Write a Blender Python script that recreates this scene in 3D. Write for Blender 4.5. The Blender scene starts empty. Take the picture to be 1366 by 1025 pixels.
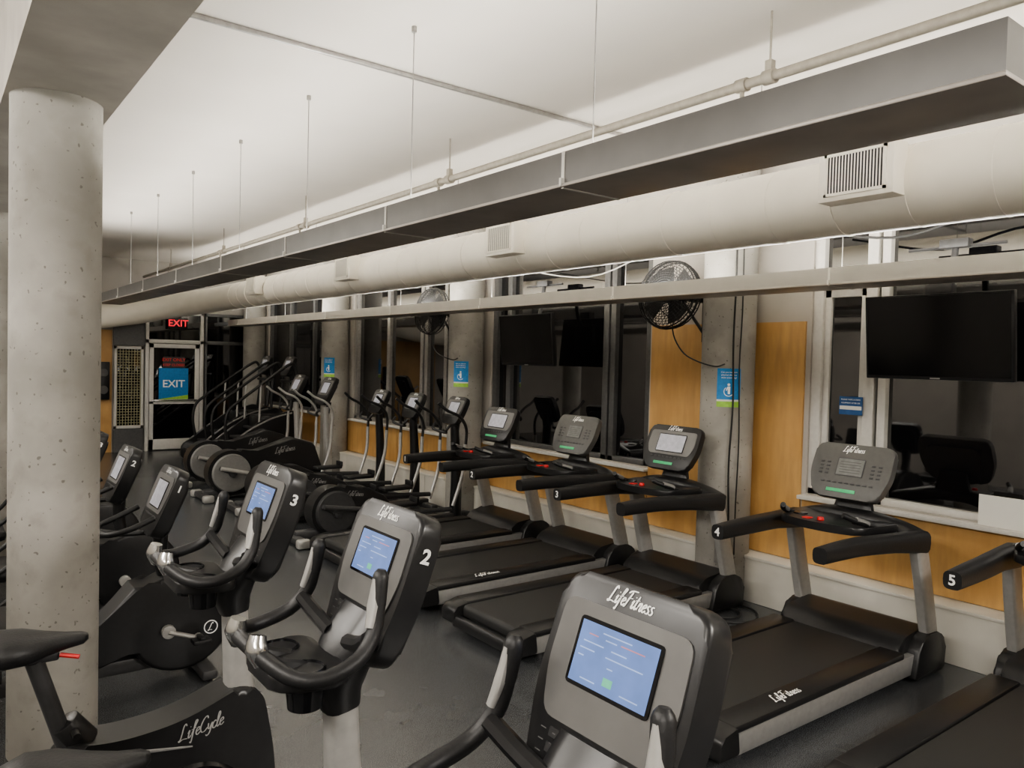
import bpy, bmesh, math, random
from mathutils import Vector, Matrix
random.seed(3)
SC=bpy.context.scene; COL=SC.collection
V=Vector
try: SC.view_settings.look='AgX - Medium High Contrast'
except Exception: pass
# ------------------------------------------------------------------ materials
def mat(name,col,rough=.5,metal=0.0,var=.12,scale=30.,bump=0.,emit=0.,detail=3.,coat=0.,ior=None,stretch=None):
    m=bpy.data.materials.new(name); m.use_nodes=True
    nt=m.node_tree; b=nt.nodes['Principled BSDF']
    tc=nt.nodes.new('ShaderNodeTexCoord'); n=nt.nodes.new('ShaderNodeTexNoise')
    n.inputs['Scale'].default_value=scale; n.inputs['Detail'].default_value=detail
    if stretch:
        mp=nt.nodes.new('ShaderNodeMapping'); mp.inputs['Scale'].default_value=stretch
        nt.links.new(tc.outputs['Object'],mp.inputs['Vector']); nt.links.new(mp.outputs['Vector'],n.inputs['Vector'])
    else: nt.links.new(tc.outputs['Object'],n.inputs['Vector'])
    r=nt.nodes.new('ShaderNodeValToRGB')
    r.color_ramp.elements[0].position=.3; r.color_ramp.elements[1].position=.7
    r.color_ramp.elements[0].color=(*[c*(1-var) for c in col],1)
    r.color_ramp.elements[1].color=(*[min(1,c*(1+var)) for c in col],1)
    nt.links.new(n.outputs['Fac'],r.inputs['Fac']); nt.links.new(r.outputs['Color'],b.inputs['Base Color'])
    b.inputs['Roughness'].default_value=rough; b.inputs['Metallic'].default_value=metal
    if ior: b.inputs['IOR'].default_value=ior
    if coat: b.inputs['Coat Weight'].default_value=coat
    if emit:
        nt.links.new(r.outputs['Color'],b.inputs['Emission Color']); b.inputs['Emission Strength'].default_value=emit
    if bump:
        bp=nt.nodes.new('ShaderNodeBump'); bp.inputs['Strength'].default_value=bump; bp.inputs['Distance'].default_value=.01
        nt.links.new(n.outputs['Fac'],bp.inputs['Height']); nt.links.new(bp.outputs['Normal'],b.inputs['Normal'])
    return m
def speck(m,scale,lo,hi,col,amount=1,detail=1):
    nt=m.node_tree; b=nt.nodes['Principled BSDF']
    src=b.inputs['Base Color'].links[0].from_socket
    tc=[n for n in nt.nodes if n.type=='TEX_COORD'][0]
    n=nt.nodes.new('ShaderNodeTexNoise'); n.inputs['Scale'].default_value=scale; n.inputs['Detail'].default_value=detail
    nt.links.new(tc.outputs['Object'],n.inputs['Vector'])
    r=nt.nodes.new('ShaderNodeValToRGB'); r.color_ramp.elements[0].position=lo; r.color_ramp.elements[1].position=hi
    r.color_ramp.elements[0].color=(0,0,0,1); r.color_ramp.elements[1].color=(amount,amount,amount,1)
    nt.links.new(n.outputs['Fac'],r.inputs['Fac'])
    mx=nt.nodes.new('ShaderNodeMix'); mx.data_type='RGBA'
    nt.links.new(r.outputs['Color'],mx.inputs[0]); nt.links.new(src,mx.inputs[6]); mx.inputs[7].default_value=(*col,1)
    nt.links.new(mx.outputs[2],b.inputs['Base Color'])
M_black=mat('black_plastic',(.017,.017,.018),.33)
M_matte=mat('matte_black_rubber',(.015,.015,.016),.46,bump=.1,scale=120)
M_gloss=mat('gloss_black',(.008,.008,.009),.16)
M_dgrey=mat('dark_grey_plastic',(.05,.05,.052),.42)
M_key=mat('keypad_black',(.03,.03,.031),.4)
M_grey=mat('grey_panel',(.10,.099,.096),.38,.2,.06)
M_face=mat('silver_face_plate',(.185,.183,.18),.32,.4,.12,scale=7)
M_silver=mat('silver_paint',(.42,.415,.40),.36,.35,.06)
M_skirt=mat('skirt_silver',(.29,.287,.28),.38,.35,.06)
M_chrome=mat('chrome',(.65,.65,.64),.2,1.0,.04)
M_white=mat('white_print',(.85,.85,.83),.5,emit=.05)
M_gprint=mat('grey_print',(.34,.34,.33),.5)
M_belt=mat('running_belt',(.030,.030,.030),.5,bump=.15,scale=400)
M_conc=mat('concrete',(.37,.355,.325),.78,var=.20,scale=3.0,detail=12,bump=.18)
speck(M_conc,1.3,.40,.60,(.225,.215,.195),.75,10)
speck(M_conc,6,.52,.68,(.19,.18,.16),.5,9)
speck(M_conc,38,.70,.74,(.10,.09,.08),.7)
M_beam=mat('beam_concrete',(.34,.315,.28),.8,var=.16,scale=3,detail=9,bump=.06)
speck(M_beam,1.4,.42,.65,(.23,.21,.185),.7,8)
M_ceil=mat('ceiling_paint',(.63,.60,.56),.85,var=.03,scale=1.2)
M_wallw=mat('wall_paint',(.42,.395,.36),.8,var=.06,scale=3)
M_base=mat('baseboard_paint',(.68,.66,.60),.6,var=.05,scale=5)
M_ply=mat('orange_plywood',(.56,.345,.14),.42,var=.14,scale=5.0,detail=8,stretch=(1,3.2,.55))
speck(M_ply,1.8,.40,.68,(.45,.245,.08),.7,9)
M_floor=mat('rubber_floor',(.052,.055,.059),.25,var=.12,scale=5,detail=8,bump=.02,ior=1.65)
speck(M_floor,300,.56,.62,(.21,.22,.23),.8)
M_glass=mat('night_window_glass',(.005,.005,.006),.03,ior=2.3,var=.1)
M_wframe=mat('white_window_frame',(.62,.605,.57),.45,var=.04)
M_dframe=mat('dark_window_frame',(.12,.12,.12),.4,.3)
M_aframe=mat('aluminium_frame',(.34,.33,.315),.4,.5)
M_duct=mat('duct_paint',(.95,.90,.79),.4,var=.03,scale=4)
M_trough=mat('trough_grey',(.16,.157,.15),.40,.25,.07,scale=6)
M_trough2=mat('trough_pale_grey',(.42,.41,.39),.4,.2,.05,scale=6)
M_under=mat('trough_underside',(.40,.37,.34),.36,.25,.10,scale=5)
M_pipe=mat('pipe_paint',(.32,.295,.25),.6,var=.1)
M_tube=mat('lamp_emission',(1,.94,.84),.5,emit=75.)
M_blue=mat('poster_blue',(.03,.22,.52),.5); M_green=mat('poster_green',(.30,.55,.08),.5)
M_dblue=mat('notice_dark_blue',(.02,.09,.25),.5)
M_redglow=mat('exit_red_glow',(1,.03,.05),.5,emit=1.0)
M_redp=mat('red_print',(.75,.05,.04),.5,emit=.15)
M_redb=mat('red_button',(.6,.02,.02),.4)
M_paper=mat('paper_white',(.70,.69,.65),.7,var=.01)
M_mesh=mat('olive_mesh',(.30,.28,.17),.6)
M_wire=mat('cable_black',(.02,.02,.02),.5)
M_wirew=mat('cable_grey',(.35,.34,.32),.5)
M_scrb=mat('screen_blue',(.105,.165,.36),.25,emit=.52,var=.14,scale=14)
M_scrt=mat('screen_band',(.27,.35,.53),.25,emit=.6)
M_scrg=mat('screen_green',(.10,.33,.22),.25,emit=.6)
M_scrr=mat('screen_red',(.36,.17,.20),.25,emit=.55)
M_scrl=mat('screen_lcd',(.36,.36,.40),.2,emit=.28)
M_scrd=mat('screen_lcd_off',(.16,.165,.16),.2)
M_glabel=mat('green_label',(.06,.42,.18),.5,emit=.1)
M_tvs=mat('tv_screen',(.006,.006,.007),.12)
# ------------------------------------------------------------------ mesh helpers
def fin(bm,name,mats,parent=None,label=None,M=None,ang=38,kind=None):
    if M is not None: bm.transform(M)
    bmesh.ops.recalc_face_normals(bm,faces=bm.faces[:])
    me=bpy.data.meshes.new(name); bm.to_mesh(me); bm.free()
    for m in (mats if isinstance(mats,(list,tuple)) else [mats]): me.materials.append(m)
    me.polygons.foreach_set('use_smooth',[True]*len(me.polygons))
    me.set_sharp_from_angle(angle=math.radians(ang))
    o=bpy.data.objects.new(name,me); COL.objects.link(o)
    if parent: o.parent=parent
    if label: o['label']=label
    if kind: o['kind']=kind
    return o
def box(bm,c,s,bev=0,rot=None,seg=2):
    r=bmesh.ops.create_cube(bm,size=1.0); vs=r['verts']
    R=rot if rot is not None else Matrix.Identity(3)
    for v in vs:
        v.co=R@V((v.co.x*s[0],v.co.y*s[1],v.co.z*s[2]))+V(c)
    if bev>0:
        es=list({e for v in vs for e in v.link_edges})
        bmesh.ops.bevel(bm,geom=es,offset=bev,segments=seg,profile=.5,affect='EDGES')
def bx(bm,x0,x1,y0,y1,z0,z1,bev=0):
    box(bm,((x0+x1)/2,(y0+y1)/2,(z0+z1)/2),(abs(x1-x0),abs(y1-y0),abs(z1-z0)),bev)
def round2(pts,r,n=4):
    out=[];N=len(pts)
    for i in range(N):
        p=V(pts[i]);a=V(pts[i-1])-p;b=V(pts[(i+1)%N])-p
        k=min(r,a.length*.45,b.length*.45)
        A=p+a.normalized()*k;B=p+b.normalized()*k
        for j in range(n+1):
            t=j/n; q=A*(1-t)**2+p*2*t*(1-t)+B*t*t
            out.append((q.x,q.y))
    return out
def prism(bm,pts,a,b,axis='Y',bev=0,seg=2):
    def mk(p,t):
        return {'Y':(p[0],t,p[1]),'X':(t,p[0],p[1]),'Z':(p[0],p[1],t)}[axis]
    v0=[bm.verts.new(mk(p,a)) for p in pts]; v1=[bm.verts.new(mk(p,b)) for p in pts]
    n=len(pts); f0=bm.faces.new(v0); f1=bm.faces.new(v1[::-1])
    for i in range(n): bm.faces.new((v0[i],v0[(i+1)%n],v1[(i+1)%n],v1[i]))
    if bev>0:
        es=list(f0.edges)+list(f1.edges)
        bmesh.ops.bevel(bm,geom=es,offset=bev,segments=seg,profile=.5,affect='EDGES')
def crom(pts,n,closed=False):
    P=[V(p) for p in pts]; out=[]; N=len(P)
    rng=range(N if closed else N-1)
    for i in rng:
        if closed: p0,p1,p2,p3=P[i-1],P[i],P[(i+1)%N],P[(i+2)%N]
        else:
            p1,p2=P[i],P[i+1]; p0=P[i-1] if i>0 else p1*2-p2; p3=P[i+2] if i+2<N else p2*2-p1
        for j in range(n):
            t=j/n
            out.append(.5*((2*p1)+(p2-p0)*t+(2*p0-5*p1+4*p2-p3)*t*t+(3*p1-p0-3*p2+p3)*t**3))
    if not closed: out.append(P[-1])
    return out
def tube(bm,pts,r,seg=10,n=5,closed=False,up=None,ry=None,p=2.0):
    Q=crom(pts,n,closed) if n>1 else [V(q) for q in pts]
    NQ=len(Q); NC=len(pts)
    def rad(rr,i):
        if isinstance(rr,(list,tuple)):
            t=i/(n if n>1 else 1); k=int(t); f=t-k
            a=rr[min(k,NC-1)]; b=rr[min(k+1,NC-1)]
            return a*(1-f)+b*f
        return rr
    rings=[];prev=None
    for i in range(NQ):
        if closed: t=(Q[(i+1)%NQ]-Q[i-1])
        else: t=(Q[min(i+1,NQ-1)]-Q[max(i-1,0)])
        t=t.normalized()
        if up is not None: s=t.cross(V(up)).normalized()
        else:
            if prev is None:
                s=t.cross(V((0,0,1)));
                if s.length<.1: s=t.cross(V((1,0,0)))
                s.normalize()
            else: s=(prev-t*prev.dot(t)).normalized()
            prev=s
        u=s.cross(t).normalized()
        a=rad(r,i); b=rad(ry,i) if ry is not None else a
        ring=[]
        for k in range(seg):
            th=2*math.pi*k/seg; c,sn=math.cos(th),math.sin(th)
            e=2/p
            x=math.copysign(abs(c)**e,c)*a; y=math.copysign(abs(sn)**e,sn)*b
            ring.append(bm.verts.new(Q[i]+s*x+u*y))
        rings.append(ring)
    m=NQ if closed else NQ-1
    for i in range(m):
        A=rings[i];B=rings[(i+1)%NQ]
        for k in range(seg): bm.faces.new((A[k],A[(k+1)%seg],B[(k+1)%seg],B[k]))
    if not closed: bm.faces.new(rings[0][::-1]); bm.faces.new(rings[-1])
def cyl(bm,p0,p1,r0,r1=None,seg=20,bev=0):
    r1=r0 if r1 is None else r1
    p0=V(p0);p1=V(p1);t=(p1-p0).normalized()
    s=t.cross(V((0,0,1)))
    if s.length<.05: s=t.cross(V((1,0,0)))
    s.normalize();u=s.cross(t)
    A=[];B=[]
    for k in range(seg):
        th=2*math.pi*k/seg; d=s*math.cos(th)+u*math.sin(th)
        A.append(bm.verts.new(p0+d*r0)); B.append(bm.verts.new(p1+d*r1))
    f0=bm.faces.new(A[::-1]); f1=bm.faces.new(B)
    for k in range(seg): bm.faces.new((A[k],A[(k+1)%seg],B[(k+1)%seg],B[k]))
    if bev>0: bmesh.ops.bevel(bm,geom=list(f0.edges)+list(f1.edges),offset=bev,segments=2,profile=.5,affect='EDGES')
def loft(bm,rings):
    R=[[bm.verts.new(q) for q in r] for r in rings]; n=len(R[0])
    for A,B in zip(R,R[1:]):
        for k in range(n): bm.faces.new((A[k],A[(k+1)%n],B[(k+1)%n],B[k]))
    bm.faces.new(R[0][::-1]); bm.faces.new(R[-1])
def empty(name,loc=(0,0,0),**kw):
    o=bpy.data.objects.new(name,None); o.empty_display_size=.2; o.location=loc; COL.objects.link(o)
    for k,v in kw.items(): o[k]=v
    return o
def B(): return bmesh.new()
def text_mesh(s,size,shear=0,extr=.0006,bold=0.0,align='CENTER'):
    cu=bpy.data.curves.new('t','FONT'); cu.body=s; cu.size=size; cu.shear=shear; cu.extrude=extr; cu.offset=bold
    cu.align_x=align; cu.align_y='CENTER'; cu.resolution_u=3
    o=bpy.data.objects.new('t',cu); COL.objects.link(o)
    bpy.context.view_layer.update()
    dg=bpy.context.evaluated_depsgraph_get()
    me=bpy.data.meshes.new_from_object(o.evaluated_get(dg))
    bpy.data.objects.remove(o); return me
def text(s,size,m,M,parent,name='lettering',**k):
    me=text_mesh(s,size,**k); me.transform(M); me.materials.clear(); me.materials.append(m); me.name=name
    o=bpy.data.objects.new(name,me); COL.objects.link(o); o.parent=parent
    return o
GL={'L':(1.15,[[(1.0,1.75),(.85,2.1),(.6,1.8),(.42,1.0),(.2,.2),(0,.08),(.1,-.06),(.5,.12),(1.15,.02)]]),
'i':(.48,[[(.05,.6),(.28,1.0),(.12,.2),(.25,0),(.5,.3)],[(.36,1.38),(.42,1.5)]]),
'f':(.62,[[(.05,.3),(.55,1.4),(.80,1.95),(.6,2.05),(.38,1.2),(.05,-.65),(-.15,-.55)],[(.02,.95),(.70,1.08)]]),
'e':(.60,[[(.05,.42),(.5,.7),(.42,1.0),(.15,.8),(.05,.3),(.25,0),(.62,.3)]]),
'F':(1.05,[[(.68,1.95),(.38,1.0),(.08,0),(-.15,.1)],[(.02,1.7),(.5,2.05),(1.45,2.12)],[(.22,1.05),(1.0,1.18)]]),
't':(.52,[[(.45,1.7),(.15,.4),(.22,0),(.52,.25)],[(.0,1.08),(.66,1.2)]]),
'n':(.82,[[(.22,1.0),(.05,0)],[(.1,.45),(.42,.95),(.6,.85),(.5,.2),(.6,0),(.85,.25)]]),
's':(.60,[[(.60,.95),(.32,.98),(.2,.7),(.5,.35),(.35,.02),(0,.06)]]),
'C':(1.0,[[(1.05,1.65),(.88,2.05),(.45,1.75),(.05,.8),(.2,.1),(.6,.05),(1.0,.45)]]),
'y':(.65,[[(.12,.95),(.1,.3),(.3,.18),(.62,.9)],[(.64,.95),(.35,-.3),(.0,-.7),(-.2,-.5)]]),
'c':(.58,[[(.55,.82),(.38,1.0),(.08,.6),(.1,.1),(.35,0),(.6,.3)]]),
'l':(.45,[[(.08,.45),(.48,1.6),(.42,2.0),(.24,1.6),(.08,.3),(.2,0),(.45,.25)]])}
def brush(s,cap,m,M,parent,wt=.115,name='lettering',sh=.22):
    k=cap/2; tot=sum(GL[c][0] for c in s); bm=B(); x=-tot/2
    for c in s:
        adv,st=GL[c]
        for line in st:
            L_=[(a+x+(b-.9)*sh,b-.9,0) for a,b in line]
            Q=crom(L_,5) if len(line)>2 else [V(q) for q in L_]
            prev=None;n=len(Q)
            for i,q in enumerate(Q):
                t=(Q[min(i+1,n-1)]-Q[max(i-1,0)]).normalized(); nn=V((-t.y,t.x,0))
                w=wt*(.62+.5*abs(t.y))*(.55 if i in(0,n-1) else 1)
                pr=(bm.verts.new((q+nn*w)*k),bm.verts.new((q-nn*w)*k))
                if prev: bm.faces.new((prev[0],prev[1],pr[1],pr[0]))
                prev=pr
        x+=adv
    bm.transform(M)
    me=bpy.data.meshes.new(name); bm.to_mesh(me); bm.free(); me.materials.append(m)
    o=bpy.data.objects.new(name,me); COL.objects.link(o); o.parent=parent
    return o
def frame(o,a,b):
    a=V(a).normalized(); b=V(b).normalized(); n=a.cross(b)
    return Matrix(((a.x,b.x,n.x,o[0]),(a.y,b.y,n.y,o[1]),(a.z,b.z,n.z,o[2]),(0,0,0,1)))
def T(x,y,z=0): return Matrix.Translation((x,y,z))
def kids(o): return [c for c in bpy.data.objects if c.parent==o]
def clone(root,loc,rz=0,label=None):
    def rec(o,par):
        n=o.copy(); COL.objects.link(n); n.parent=par
        for c in kids(o): rec(c,n)
        return n
    n=rec(root,None); n.location=loc; n.rotation_euler=(0,0,rz)
    if label: n['label']=label
    return n
def allkids(o):
    out=[]
    for c in kids(o): out.append(c); out+=allkids(c)
    return out
def setnum(root,meshes,i):
    for c in allkids(root):
        if c.name.startswith('number_decal'): c.data=meshes[i]
# ------------------------------------------------------------------ room
def sbox(name,x0,x1,y0,y1,z0,z1,m,bev=0,kind='structure',parent=None):
    bm=B(); bx(bm,x0,x1,y0,y1,z0,z1,bev); return fin(bm,name,m,parent,kind=kind)
XW=5.5; YF=16.0; XL=-3.2; YB=-3.2; ZC=3.65
sbox('floor',XL-.2,XW+.3,YB-.2,YF+.2,-.1,0,M_floor)
sbox('ceiling',XL-.2,XW+.3,YB-.2,YF+.2,ZC,ZC+.15,M_ceil)
sbox('wall_left',XL-.2,XL,YB,YF,0,ZC,M_wallw)
sbox('wall_back',XL-.2,XW+.2,YB-.2,YB,0,ZC,M_wallw)
bays=[(-1.6,3.36),(5.03,7.62),(8.15,11.42),(11.95,15.3)]
bm=B()
ZS=.92; ZH=3.15
bx(bm,XW,XW+.2,YB,YF,0,ZS); bx(bm,XW,XW+.2,YB,YF,ZH,ZC)
y=YB
for a,b in bays+[(YF,YF)]:
    if a>y: bx(bm,XW,XW+.2,y,a,ZS,ZH)
    y=b
fin(bm,'wall_right',M_wallw,kind='structure')
def window(n,y0,y1,mull,mf,zt=2.55,fw=.05):
    r=empty('window_%d'%n,(XW+.08,(y0+y1)/2,ZS),kind='structure')
    yc=(y0+y1)/2
    bm=B(); bx(bm,-.005,.005,y0-yc+.01,y1-yc-.01,.01,ZH-ZS-.01); fin(bm,'pane',M_glass,r)
    bm=B()
    for yy in mull:
        bx(bm,-.06,.03,yy-yc-fw/2,yy-yc+fw/2,.0,ZH-ZS-.002,.004)
    bx(bm,-.06,.03,y0-yc+.002,y1-yc-.002,0,.05,.004)
    if zt: bx(bm,-.06,.03,y0-yc+.002,y1-yc-.002,zt-ZS-fw/2,zt-ZS+fw/2,.004)
    bx(bm,-.06,.03,y0-yc+.002,y1-yc-.002,ZH-ZS-.05,ZH-ZS-.002,.004)
    fin(bm,'window_frame',mf,r)
    return r
window(1,-1.6,2.84,[-1.57,.3,2.80],M_wframe,2.58,.06)
w2=window(2,2.86,3.36,[2.90,3.32],M_wframe,2.56,.08)
bm=B()
for a,b,c,d in ((-.17,-.12,.08,1.6),(.12,.17,.08,1.6),(-.17,.17,.08,.15),(-.17,.17,1.53,1.6)): bx(bm,-.03,.02,a,b,c,d,.004)
fin(bm,'casement_sash',M_wframe,w2)
window(3,5.03,5.60,[5.07,5.56],M_dframe,2.6,.07)
window(4,5.62,7.62,[5.66,7.3,7.58],M_dframe,2.6,.08)
window(5,8.15,9.25,[8.2,8.7,9.2],M_aframe,2.6,.08)
window(6,9.27,11.42,[9.32,10.3,11.36],M_aframe,2.6,.08)
window(7,11.95,15.3,[12.0,13.1,14.2,15.25],M_dframe,2.6,.08)
sbox('trim_1',XW-.02,XW,3.40,4.18,.38,2.27,M_ply)
sbox('trim_2',XW-.02,XW,4.19,5.0,.38,2.27,M_ply)
k=3
for a,b in ((-1.6,.5),(.51,3.38),(5.02,6.3),(6.31,7.9),(7.91,9.9),(9.91,11.9),(11.91,15.4)):
    sbox('trim_%d'%k,XW-.018,XW,a,b,.38,.88,M_ply); k+=1
for a,b in bays:
    sbox('trim_%d'%k,XW-.08,XW+.05,a-.03,b+.03,.88,.91,M_wframe,.004); k+=1
bm=B()
y=YB
while y<YF-.1:
    bx(bm,XW-.2,XW,y+.003,min(y+2.4,YF)-.003,0,.35,.006); y+=2.4
bx(bm,XW-.21,XW,YB,YF,.35,.375,.004)
fin(bm,'baseboard_right',M_base,kind='structure')
bm=B(); bx(bm,XL,XW+.2,YF,YF+.2,0,ZC); fin(bm,'wall_far',M_wallw,kind='structure')
sbox('trim_40',1.3,2.78,YF-.02,YF,.0,2.3,M_ply)
sbox('trim_41',2.80,3.36,YF-.06,YF,2.02,2.68,M_dframe)
r=empty('window_20',(3.06,YF-.05,0),kind='structure')
bm=B()
for a,b,c,d in ((-.25,-.21,.45,2.0),(.21,.25,.45,2.0),(-.25,.25,.45,.5),(-.25,.25,1.95,2.0)): bx(bm,a,b,-.03,.03,c,d)
fin(bm,'window_frame',M_wframe,r)
bm=B()
for i in range(9): bx(bm,-.2+i*.05-.006,-.2+i*.05+.006,-.01,.0,.5,1.95)
for i in range(29): bx(bm,-.21,.21,-.012,-.002,.5+i*.052-.006,.5+i*.052+.006)
fin(bm,'wire_grille',M_mesh,r)
bm=B(); bx(bm,-.24,.24,.0,.04,.5,1.95); fin(bm,'pane',M_glass,r)
bm=B(); bx(bm,-.26,.26,-.02,.045,0,.44); fin(bm,'lower_panel',M_dframe,r)
r=empty('door_1',(3.87,YF-.05,0),kind='structure')
bm=B()
for a,b,c,d in ((-.53,-.47,0,2.7),(.47,.53,0,2.7),(-.53,.53,2.08,2.15),(-.53,.53,2.64,2.7)): bx(bm,a,b,-.06,.04,c,d,.004)
fin(bm,'door_frame',M_wframe,r)
bm=B()
for a,b,c,d in ((-.46,-.38,.02,2.07),(.38,.46,.02,2.07),(-.46,.46,1.99,2.07),(-.46,.46,.02,.22),(-.46,.46,.9,.96)): bx(bm,a,b,-.045,.0,c,d,.004)
fin(bm,'door_leaf',M_wframe,r)
bm=B(); bx(bm,-.46,.46,-.01,.01,.05,2.05); bx(bm,-.5,.5,-.01,.01,2.15,2.65); fin(bm,'pane',M_glass,r)
bm=B(); tube(bm,[(-.36,-.05,.96),(-.36,-.1,.98),(.36,-.1,.98),(.36,-.05,.96)],.015,8,3); fin(bm,'push_bar',M_chrome,r)
r=empty('window_21',(4.92,YF-.05,0),kind='structure')
bm=B()
for a,b,c,d in ((-.48,-.44,0,2.7),(.5,.54,0,2.7),(-.48,.54,2.08,2.15),(-.48,.54,2.64,2.7),(-.48,.54,0,.1)): bx(bm,a,b,-.04,.04,c,d,.004)
fin(bm,'window_frame',M_dframe,r)
bm=B(); bx(bm,-.46,.52,-.01,.01,.05,2.65); fin(bm,'pane',M_glass,r)
sbox('trim_50',.28,.725,YB,YF,3.06,ZC,M_beam)
bm=B(); bx(bm,1.0,4.3,4.185,4.21,ZC-.028,ZC-.002,.003)
fin(bm,'trim_51',M_aframe,kind='structure')
# ------------------------------------------------------------------ columns
def column(loc,rad,h,lab):
    bm=B(); cyl(bm,(0,0,0),(0,0,h),rad,seg=64,bev=.006)
    o=fin(bm,'concrete_column',M_conc); o.location=loc; o['label']=lab; o['category']='column'; o['group']='round concrete columns'
    return o
column((.49,4.2,0),.19,3.06,'round bare concrete column under the concrete beam')
column((.49,8.05,0),.19,3.06,'round bare concrete column under the concrete beam')
column((.49,11.9,0),.19,3.06,'round bare concrete column under the concrete beam')
for yy in (3.97,7.85,11.65,15.5):
    column((5.28,yy,0),.215,ZC,'round bare concrete column beside the window wall')
# ------------------------------------------------------------------ pendant trough lights
def trough(x,z,y0,y1,ywires,lab,h=.125,w=.29,mm=None,en=12):
    mm=mm or M_trough
    r=empty('pendant_light',(x,(y0+y1)/2,z),label=lab,category='ceiling light',group='long suspended trough lights')
    L=(y1-y0)/2; yc=(y0+y1)/2
    bm=B(); prism(bm,[(0,0),(.0,h),(.012,h),(.014,.014),(w-.014,.014),(w-.012,h),(w,h),(w,0)],-L,L,'Y')
    bx(bm,0,w,-L-.006,-L,0,h); bx(bm,0,w,L,L+.006,0,h)
    fin(bm,'trough_body',mm,r)
    bm=B(); bx(bm,-.012,w+.012,-L-.012,L+.012,-.014,-.0005,.003); fin(bm,'bottom_plate',M_under,r)
    bm=B(); cyl(bm,(w/2,-L+.1,h-.012),(w/2,L-.1,h-.012),.016,seg=8); fin(bm,'fluorescent_tube',M_tube,r)
    for yw in ywires:
        bm=B(); cyl(bm,(w/2,yw-yc,h+.008),(w/2,yw-yc,ZC-z-.02),.0028,seg=6); cyl(bm,(w/2,yw-yc,ZC-z-.03),(w/2,yw-yc,ZC-z),.014,seg=10); fin(bm,'suspension_wire',M_aframe,r)
        bm=B(); bx(bm,-.004,-.0005,yw-yc-.008,yw-yc+.008,0,h); bx(bm,-.004,w+.004,yw-yc-.006,yw-yc+.006,-.018,-.0145); bx(bm,-.016,-.004,yw-yc-.006,yw-yc+.006,-.01,.02); fin(bm,'joint_band',M_paper,r)
    ld=bpy.data.lights.new('trough_uplight','AREA'); ld.shape='RECTANGLE'; ld.size=.08; ld.size_y=2*L-.2; ld.energy=en*L; ld.color=(1,.94,.85)
    lo=bpy.data.objects.new('uplight',ld); COL.objects.link(lo); lo.parent=r; lo.location=(w/2,0,h+.006); lo.rotation_euler=(math.pi,0,0)
trough(1.90,2.57,.72,12.0,[2.2+1.4*i for i in range(7)],'long grey suspended trough light hung on thin wires',h=.12)
trough(4.60,2.45,-2.5,15.0,[.75+1.95*i for i in range(8)],'long pale trough light hung beside the windows',h=.10,mm=M_trough2,en=13)
trough(-1.6,2.575,-2.5,15.0,[-1+2.8*i for i in range(6)],'long grey suspended trough light over the open floor')
# ------------------------------------------------------------------ duct
r=empty('air_duct',(4.1,0,2.865),label='fat cream painted round air duct along the windows',category='duct')
bm=B(); D=.215
path=[(0,-3.1,0),(0,4,0),(0,9,0),(0,13.0,0),(-.12,14.0,-.03),(-.55,14.7,-.12),(-1.25,15.0,-.28),(-2.3,15.05,-.42),(-4.4,15.05,-.45)]
tube(bm,path,D,36,8); fin(bm,'duct_pipe',M_duct,r)
for i in range(40):
    y=-2.5+.40*i
    if y>13: break
    bm=B(); cyl(bm,(0,y,0),(0,y+.012,0),D+(.004 if i%3==0 else .0022),seg=36); fin(bm,'duct_seam',M_duct,r)
for yy in (2.1,5.17,8.2,11.3):
    bm=B(); box(bm,(-.25,yy,.05),(.14,.40,.27),.006); 
    ob=fin(bm,'diffuser_box',M_duct,r)
    bm=B(); bx(bm,-.324,-.318,yy-.155,yy+.155,-.05,.15); fin(bm,'diffuser_recess',M_black,ob)
    bm=B()
    for j in range(19): bx(bm,-.327,-.3245,yy-.15+j*.0166-.0035,yy-.15+j*.0166+.0035,-.045,.145)
    for a,b,c,d in ((-.165,-.15,-.06,.16),(.15,.165,-.06,.16),(-.165,.165,-.06,-.045),(-.165,.165,.145,.16)): bx(bm,-.330,-.32,yy+a,yy+b,c,d)
    fin(bm,'diffuser_grille',M_duct,ob)
for yy in (-.5,2.9,6.3,9.7,12.6):
    bm=B(); cyl(bm,(0,yy,D-.002),(0,yy,ZC-2.865),.004,seg=6); fin(bm,'hanger_rod',M_aframe,r)
r=empty('sprinkler_pipe',(3.3,0,3.33),label='beige painted sprinkler pipe hung from the ceiling',category='pipe')
bm=B(); cyl(bm,(0,-3.1,0),(0,15.9,0),.025,seg=16); fin(bm,'pipe_run',M_pipe,r)
for yy in (-.6,2.29,5.2,8.1,11,13.9):
    bm=B(); cyl(bm,(0,yy,0),(0,yy,ZC-3.33),.006,seg=8); cyl(bm,(0,yy-.03,0),(0,yy+.03,0),.037,seg=14); bx(bm,-.018,.018,yy-.018,yy+.018,.02,.08); fin(bm,'pipe_hanger',M_pipe,r)
    bm=B(); cyl(bm,(0,yy+.16,-.06),(0,yy+.16,0),.012,seg=8); cyl(bm,(0,yy+.16,-.075),(0,yy+.16,-.06),.022,.01,seg=10); cyl(bm,(0,yy+.13,0),(0,yy+.19,0),.035,seg=14); fin(bm,'sprinkler_head',M_pipe,r)
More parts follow.
